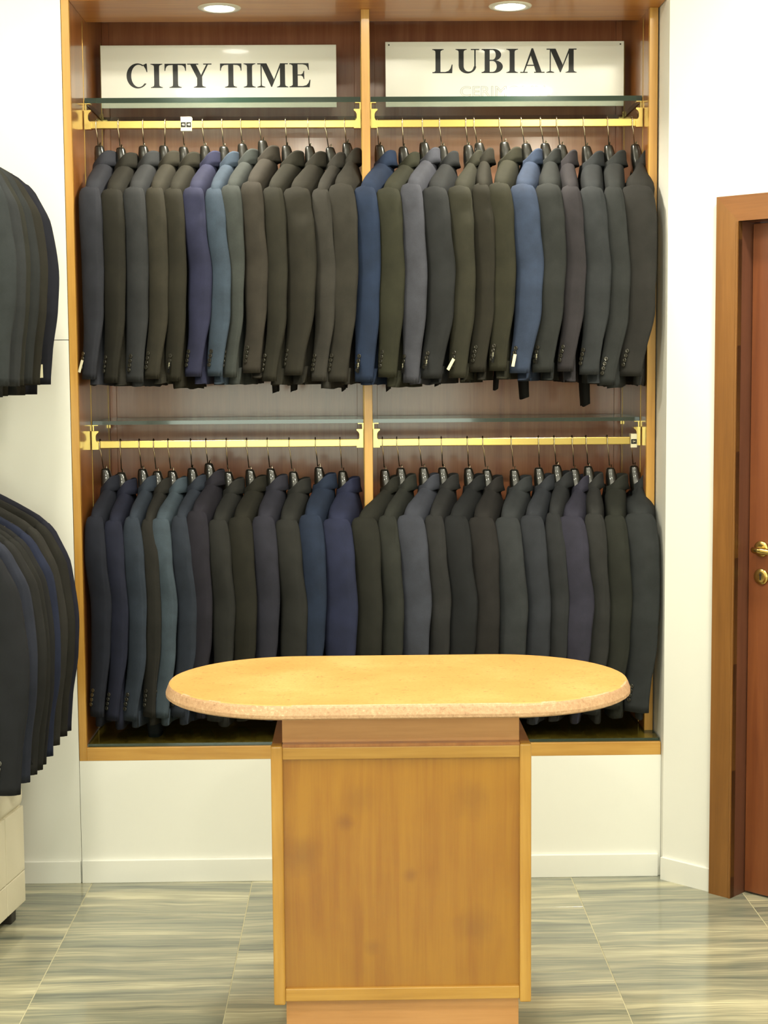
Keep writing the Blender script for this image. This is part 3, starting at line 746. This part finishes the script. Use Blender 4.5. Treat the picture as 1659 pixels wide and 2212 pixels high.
NECK = {}
def hanger(hook, neck, z0, yaw, label, group, slim, shear=0):
    """hook: point on top of the rail, neck: xy of the neck, z0: collar base height. built in a frame at the hook"""
    h = tag(empty('coat_hanger', hook, 0), label, 'hanger', group)
    Rz = Matrix.Rotation(yaw, 3, 'Z')
    nk = Vector((neck[0] - hook[0], neck[1] - hook[1], 0)); ztop = z0 - hook[2] + .062
    b0 = Matrix.Rotation(neck[2], 3, 'Z') if len(neck) > 2 else Matrix.Identity(3)
    def hk(y, z): return b0 @ Vector((0, y, z))
    pts = [hk(.013, -.022), hk(.0135, -.008), hk(.0125, -.002), hk(.009, .0035), hk(.003, .0055), hk(-.004, .0055), hk(-.0095, .003), hk(-.0125, -.003), hk(-.013, -.012), hk(-.0125, -.026),
           nk * .18 + hk(-.011, -.036), nk * .5 + hk(-.007, (ztop - .04) * .5 - .02), nk + hk(-.003, ztop + .014), nk + Vector((0, 0, ztop - .012))]
    bm = bmesh.new(); tube(bm, pts, .0018, 7); obj('hook', bm, M['steel'], h, True, False)
    bm = bmesh.new(); rings = []
    for dz, rx, ry in ((.0045, .007, .009), (.003, .0115, .013), (-.002, .0140, .016), (-.02, .0175, .021), (-.045, .020, .028), (-.07, .020, .045), (-.085, .019, .05)):
        rings.append([nk + Rz @ Vector((rx * math.copysign(abs(math.cos(a)) ** .75, math.cos(a)), ry * math.copysign(abs(math.sin(a)) ** .75, math.sin(a)), 0)) + Vector((-.004 + max(0, -dz) * .12, 0, ztop + dz)) for a in [2 * math.pi * k / 20 for k in range(20)]])
    loft(bm, rings); obj('neck', bm, M['black'], h, True, False)
    bm = bmesh.new(); rings = []
    for k in range(13):
        y = -.165 + .33 * k / 12; q = abs(y) / .165
        rad = .010 + .004 * q; zc = ztop - .085 - .040 * q - .004
        rings.append([nk + Rz @ Vector((min(rad, slim * .6) * math.cos(a) + (.010 if shear else 0) + shear * max(0, -y / .2) ** 1.15, y, 0)) + Vector((0, 0, zc + rad * .8 * math.sin(a))) for a in [2 * math.pi * m / 12 for m in range(12)]])
    loft(bm, rings); obj('arms', bm, M['black'], h, True, False)
    return h

ORD = ['first', 'second', 'third', 'fourth', 'fifth', 'sixth', 'seventh', 'eighth', 'ninth', 'tenth', 'eleventh', 'twelfth', 'thirteenth']
POS = {
'UL': ([-0.813, -0.744, -0.667, -0.597, -0.541, -0.48, -0.419, -0.36, -0.301, -0.219, -0.149, -0.095, -0.034],
  [-0.802, -0.735, -0.664, -0.6, -0.538, -0.471, -0.411, -0.353, -0.289, -0.214, -0.141, -0.076, -0.023],
  [-0.837, -0.772, -0.704, -0.638, -0.583, -0.523, -0.459, -0.408, -0.347, -0.282, -0.219, -0.135, -0.081]),
'UR': ([0.068, 0.148, 0.211, 0.265, 0.348, 0.374, 0.454, 0.523, 0.584, 0.635, 0.72, 0.796, 0.874],
  [0.079, 0.154, 0.22, 0.278, 0.359, 0.394, 0.474, 0.543, 0.603, 0.655, 0.734, 0.804, 0.889],
  [-0.005, 0.063, 0.137, 0.202, 0.28, 0.352, 0.404, 0.471, 0.548, 0.625, 0.683, 0.756, 0.813]),
'LL': ([-0.825, -0.76, -0.7, -0.654, -0.608, -0.536, -0.487, -0.422, -0.357, -0.291, -0.221, -0.137, -0.058],
  [-0.806, -0.756, -0.688, -0.641, -0.593, -0.53, -0.475, -0.414, -0.344, -0.277, -0.205, -0.123, -0.047],
  [-0.843, -0.786, -0.728, -0.68, -0.642, -0.581, -0.53, -0.465, -0.402, -0.328, -0.257, -0.183, -0.111]),
'LR': ([0.078, 0.124, 0.195, 0.267, 0.35, 0.4, 0.491, 0.579, 0.629, 0.687, 0.732, 0.8, 0.876],
  [0.088, 0.14, 0.213, 0.274, 0.358, 0.417, 0.505, 0.584, 0.642, 0.699, 0.744, 0.816, 0.892],
  [-0.021, 0.061, 0.12, 0.205, 0.265, 0.341, 0.424, 0.502, 0.575, 0.619, 0.702, 0.762, 0.83])}
COL = {
'UL': [((55, 57, 70), 'slate navy'), ((48, 45, 36), 'dark olive brown'), ((60, 62, 66), 'charcoal slate'), ((66, 61, 48), 'olive brown'), ((55, 51, 38), 'deep olive'), ((54, 57, 98), 'violet navy'), ((72, 92, 118), 'steel blue'),
       ((76, 82, 80), 'mid grey'), ((72, 65, 56), 'taupe brown'), ((56, 53, 42), 'dark olive'), ((58, 54, 44), 'dark khaki brown'), ((70, 66, 60), 'warm grey'), ((63, 59, 51), 'grey brown')],
'UR': [((38, 58, 98), 'strong blue'), ((60, 60, 42), 'moss green'), ((84, 86, 102), 'pale blue grey'), ((50, 52, 55), 'charcoal'), ((63, 61, 46), 'olive'), ((54, 50, 39), 'dark olive brown'), ((61, 59, 42), 'mossy olive'),
       ((62, 80, 118), 'denim blue'), ((55, 58, 58), 'dark grey'), ((64, 59, 66), 'plum grey'), ((60, 64, 69), 'blue-tinged grey'), ((56, 59, 60), 'slate grey'), ((53, 51, 49), 'charcoal brown')],
'LL': [((38, 42, 60), 'dark navy'), ((38, 42, 70), 'ink navy'), ((56, 68, 88), 'dusty blue'), ((50, 48, 44), 'dark taupe'), ((76, 94, 112), 'light steel blue'), ((52, 61, 80), 'muted blue'), ((46, 43, 58), 'aubergine'),
       ((49, 49, 47), 'charcoal'), ((45, 43, 34), 'black olive'), ((53, 53, 71), 'slate violet'), ((51, 51, 49), 'dark grey'), ((38, 54, 88), 'royal navy'), ((44, 51, 92), 'bright navy')],
'LR': [((47, 47, 40), 'black green'), ((54, 56, 51), 'shiny grey green'), ((74, 78, 96), 'pale blue grey'), ((53, 53, 55), 'charcoal'), ((40, 42, 46), 'near black'), ((48, 45, 45), 'brownish black'), ((61, 65, 70), 'slate grey'),
       ((57, 61, 72), 'blue grey'), ((52, 54, 59), 'dark slate'), ((60, 58, 81), 'violet grey'), ((55, 55, 55), 'dark grey'), ((49, 51, 44), 'dark moss'), ((53, 57, 60), 'steel charcoal')]}
TAGS = {('UL', 0): 'w', ('UL', 4): 'k', ('UL', 9): None, ('UR', 0): 'k', ('UR', 2): 'k', ('UR', 3): 'k', ('UR', 4): 'w', ('UR', 6): 'k', ('UR', 7): 'w', ('UR', 8): 'k', ('LR', 8): 'w', ('LR', 9): 'w'}
ROWN = {'UL': 'upper bench-side rail', 'UR': 'upper door-side rail', 'LL': 'lower bench-side rail', 'LR': 'lower door-side rail'}
PHI = R(30)
for key in ('UL', 'UR', 'LL', 'LR'):
    hk, nk, lf_ = POS[key]
    up = key[0] == 'U'; zr = 2.375 if up else 1.371
    for i in range(13):
        rg = random.Random(key + str(i)); seed = rg.random() * 20
        z0 = (2.231 if up else 1.209) + rg.uniform(-.008, .008)
        if (key, i) == ('LL', 6): z0 += .016
        if key == 'UL' and i == 8: z0 += .012
        if i < 12: wv = lf_[i + 1] - lf_[i]
        elif key[1] == 'L': wv = POS[key[0] + 'R'][2][0] - lf_[i]
        else: wv = .094
        a = max(.037, min(.056, wv * .62))
        b = max(.014, min(.023, wv * .30))
        sxw = lf_[i] + a * math.cos(PHI) * .88
        nx = nk[i] + .011
        dY = .205
        yaw = 0; sh = sxw - nx
        gaps = [abs(nk[i] - nk[k]) for k in (i - 1, i + 1) if 0 <= k < 13]
        th = max(.021, min(.038, min(gaps) * .49))
        lim = min(nx - X0, PC0 - nx) if key[1] == 'L' else min(nx - PC1, X1 - nx)
        th = min(th, max(.014, lim - .012))
        Lj = (.683 if up else .715) + rg.uniform(-.012, .012)
        P = dict(yw=min(a, .52 * wv), flat=.3, L=Lj, sl=Lj - .079 + rg.uniform(-.03, -.004), drop=-.079 if up else -.064, a=a, b=b, phi=PHI, sx=sh, bend=rg.uniform(.004, .020), cuffx=rg.uniform(-.020, -.004), out=rg.uniform(-.012, .004),
                 tw=rg.uniform(-.1, .25), th=th, wr=rg.random(), crease=1 if (key, i) in (('UL', 5), ('UL', 10), ('UR', 4), ('UR', 5), ('LR', 1)) else rg.choice((0, 0, .3)), bal=R(rg.uniform(92, 118)), tagr=rg.uniform(-8, 14))
        if key[1] == 'R' and i == 12: P['bend'] = .003
        if (key, i) == ('UR', 4): P['tagr'] = 28
        if (key, i) == ('UR', 7): P['tagr'] = 6
        c, cn = COL[key][i]
        n = 13 - i if key[1] == 'L' else i + 1
        wh = f'{ORD[n - 1]} from the centre post on the {ROWN[key]}'
        jacket((nx, RAILY, z0), yaw, c, f'{cn} suit jacket, {wh}', f'suit jackets on the {ROWN[key]}', P, seed, TAGS.get((key, i)))
        hanger((hk[i], RAILY, zr), (nk[i], RAILY), z0, yaw, f'black coat hanger with steel hook, {wh}', f'coat hangers on the {ROWN[key]}', th, sh)

# trouser legs that show under some jackets
def trousers(x, zb, wd, col, label, y=5.04, zt=None, curl=0):
    zt = zt or zb + .42
    bm = bmesh.new(); rings = []; seed = x * 31
    for k in range(15):
        t = k / 14; z = zt + (zb - zt) * t
        ww = wd * (1 - .12 * sm((t - .85) * 6)); hh = .045
        ring = []
        for m in range(20):
            a = 2 * math.pi * m / 20
            px = ww / 2 * math.copysign(abs(math.cos(a)) ** .6, math.cos(a)); py = hh * math.copysign(abs(math.sin(a)) ** .7, math.sin(a))
            ring.append(Vector((px + .003 * math.sin(t * 9 + seed), py, z + (.010 * px / wd if t > .95 else 0) + noise.noise(Vector((px * 30, py * 20, seed))) * .006 * (t > .95) - zb)))
        rings.append(ring)
    loft(bm, rings)
    o = obj('suit_trousers', bm, fabmat(col), None, True); o.location = (x, y, zb)
    tag(o, label, 'trousers', 'trouser legs showing below the jackets'); return o
TR = [(-.262, 1.524, .024, 'fourth', 'bench-side'), (-.204, 1.528, .024, 'third', 'bench-side'), (-.047, 1.527, .016, 'first', 'bench-side'), (.100, 1.528, .018, 'second', 'door-side'),
      (.443, 1.527, .016, 'seventh', 'door-side'), (.532, 1.499, .032, 'eighth', 'door-side'), (.728, 1.474, .030, 'eleventh', 'door-side'), (.256, 1.540, .016, 'fourth', 'door-side')]
for x, zb, wd, n, sd in TR:
    trousers(x, zb, wd, (28, 27, 26), f'dark trouser leg end below the {n} jacket from the centre post, upper {sd} rail')
trousers(-.662, .418, .048, (40, 44, 46), 'crumpled dark trouser leg end near the bottom glass below the light steel blue jacket', y=5.0)

# ------------------------------------------------------------------ side rack on the left wall
def rack_rail(zt, label, hookx):
    r = tag(empty('wall_rail', (hookx, 4.2, zt - .012)), label, 'clothes rail', 'rails of the side rack')
    obj('bar', nbox(hookx - .007, hookx + .007, 3.4, 4.78, zt - .024, zt, .002, 2), M['brass'], r)
    for y in (3.45, 4.7):
        obj('arm', nbox(XL, hookx - .007, y - .008, y + .008, zt - .024, zt - .004), M['brass'], r)
RK = [('upper', 2.21, 2.355, -1.140, .630, [(4.56, (34, 36, 52), 'dark navy', 'w'), (4.39, (50, 47, 38), 'dark olive brown', 'k'), (4.27, (48, 52, 54), 'dark slate', None), (4.19, (52, 52, 44), 'olive grey', None), (4.11, (56, 60, 64), 'charcoal grey', 'w'), (3.99, (54, 60, 64), 'slate grey', None)]),
      ('lower', 1.24, 1.395, -1.108, .676, [(4.57, (34, 36, 58), 'ink navy', None), (4.48, (44, 42, 36), 'black olive', None), (4.36, (54, 52, 48), 'dark taupe', None), (4.28, (36, 46, 82), 'royal blue', None), (4.19, (38, 38, 40), 'near black', 'w'), (4.13, (42, 42, 40), 'brownish black', None),
        (4.06, (44, 44, 44), 'charcoal black', 'k'), (3.98, (48, 54, 76), 'slate blue', 'w'), (3.86, (36, 38, 46), 'blue black', None)])]
for rn, z0, zt, hx_, L, items in RK:
    rack_rail(zt, f'{rn} brass rail of the rack on the left side wall', hx_)
    for i, (y, c, cn, tk) in enumerate(items):
        rg = random.Random(rn + str(i)); seed = rg.random() * 20
        P = dict(yw=.022, flat=1, L=L, sl=L - .079 + .022, drop=-.079, a=.048, b=.020, phi=R(90), sx=-.004, bend=.0, cuffx=-.004, out=-.030, tw=0, th=.022, wr=rg.random(), crease=0, bal=R(rg.uniform(80, 110)), tagr=rg.uniform(-30, 20))
        wh = f'{ORD[i]} from the back wall on the {rn} side rack'
        yw = R(90 + rg.uniform(-3, 3))
        jacket((hx_, y, z0 + rg.uniform(-.006, .006)), yw, c, f'{cn} suit jacket, {wh}', f'suit jackets on the {rn} side rack', P, seed, tk)
        hanger((hx_, y, zt), (hx_, y, R(90)), z0, yw, f'black coat hanger with steel hook, {wh}', f'coat hangers on the {rn} side rack', .022)
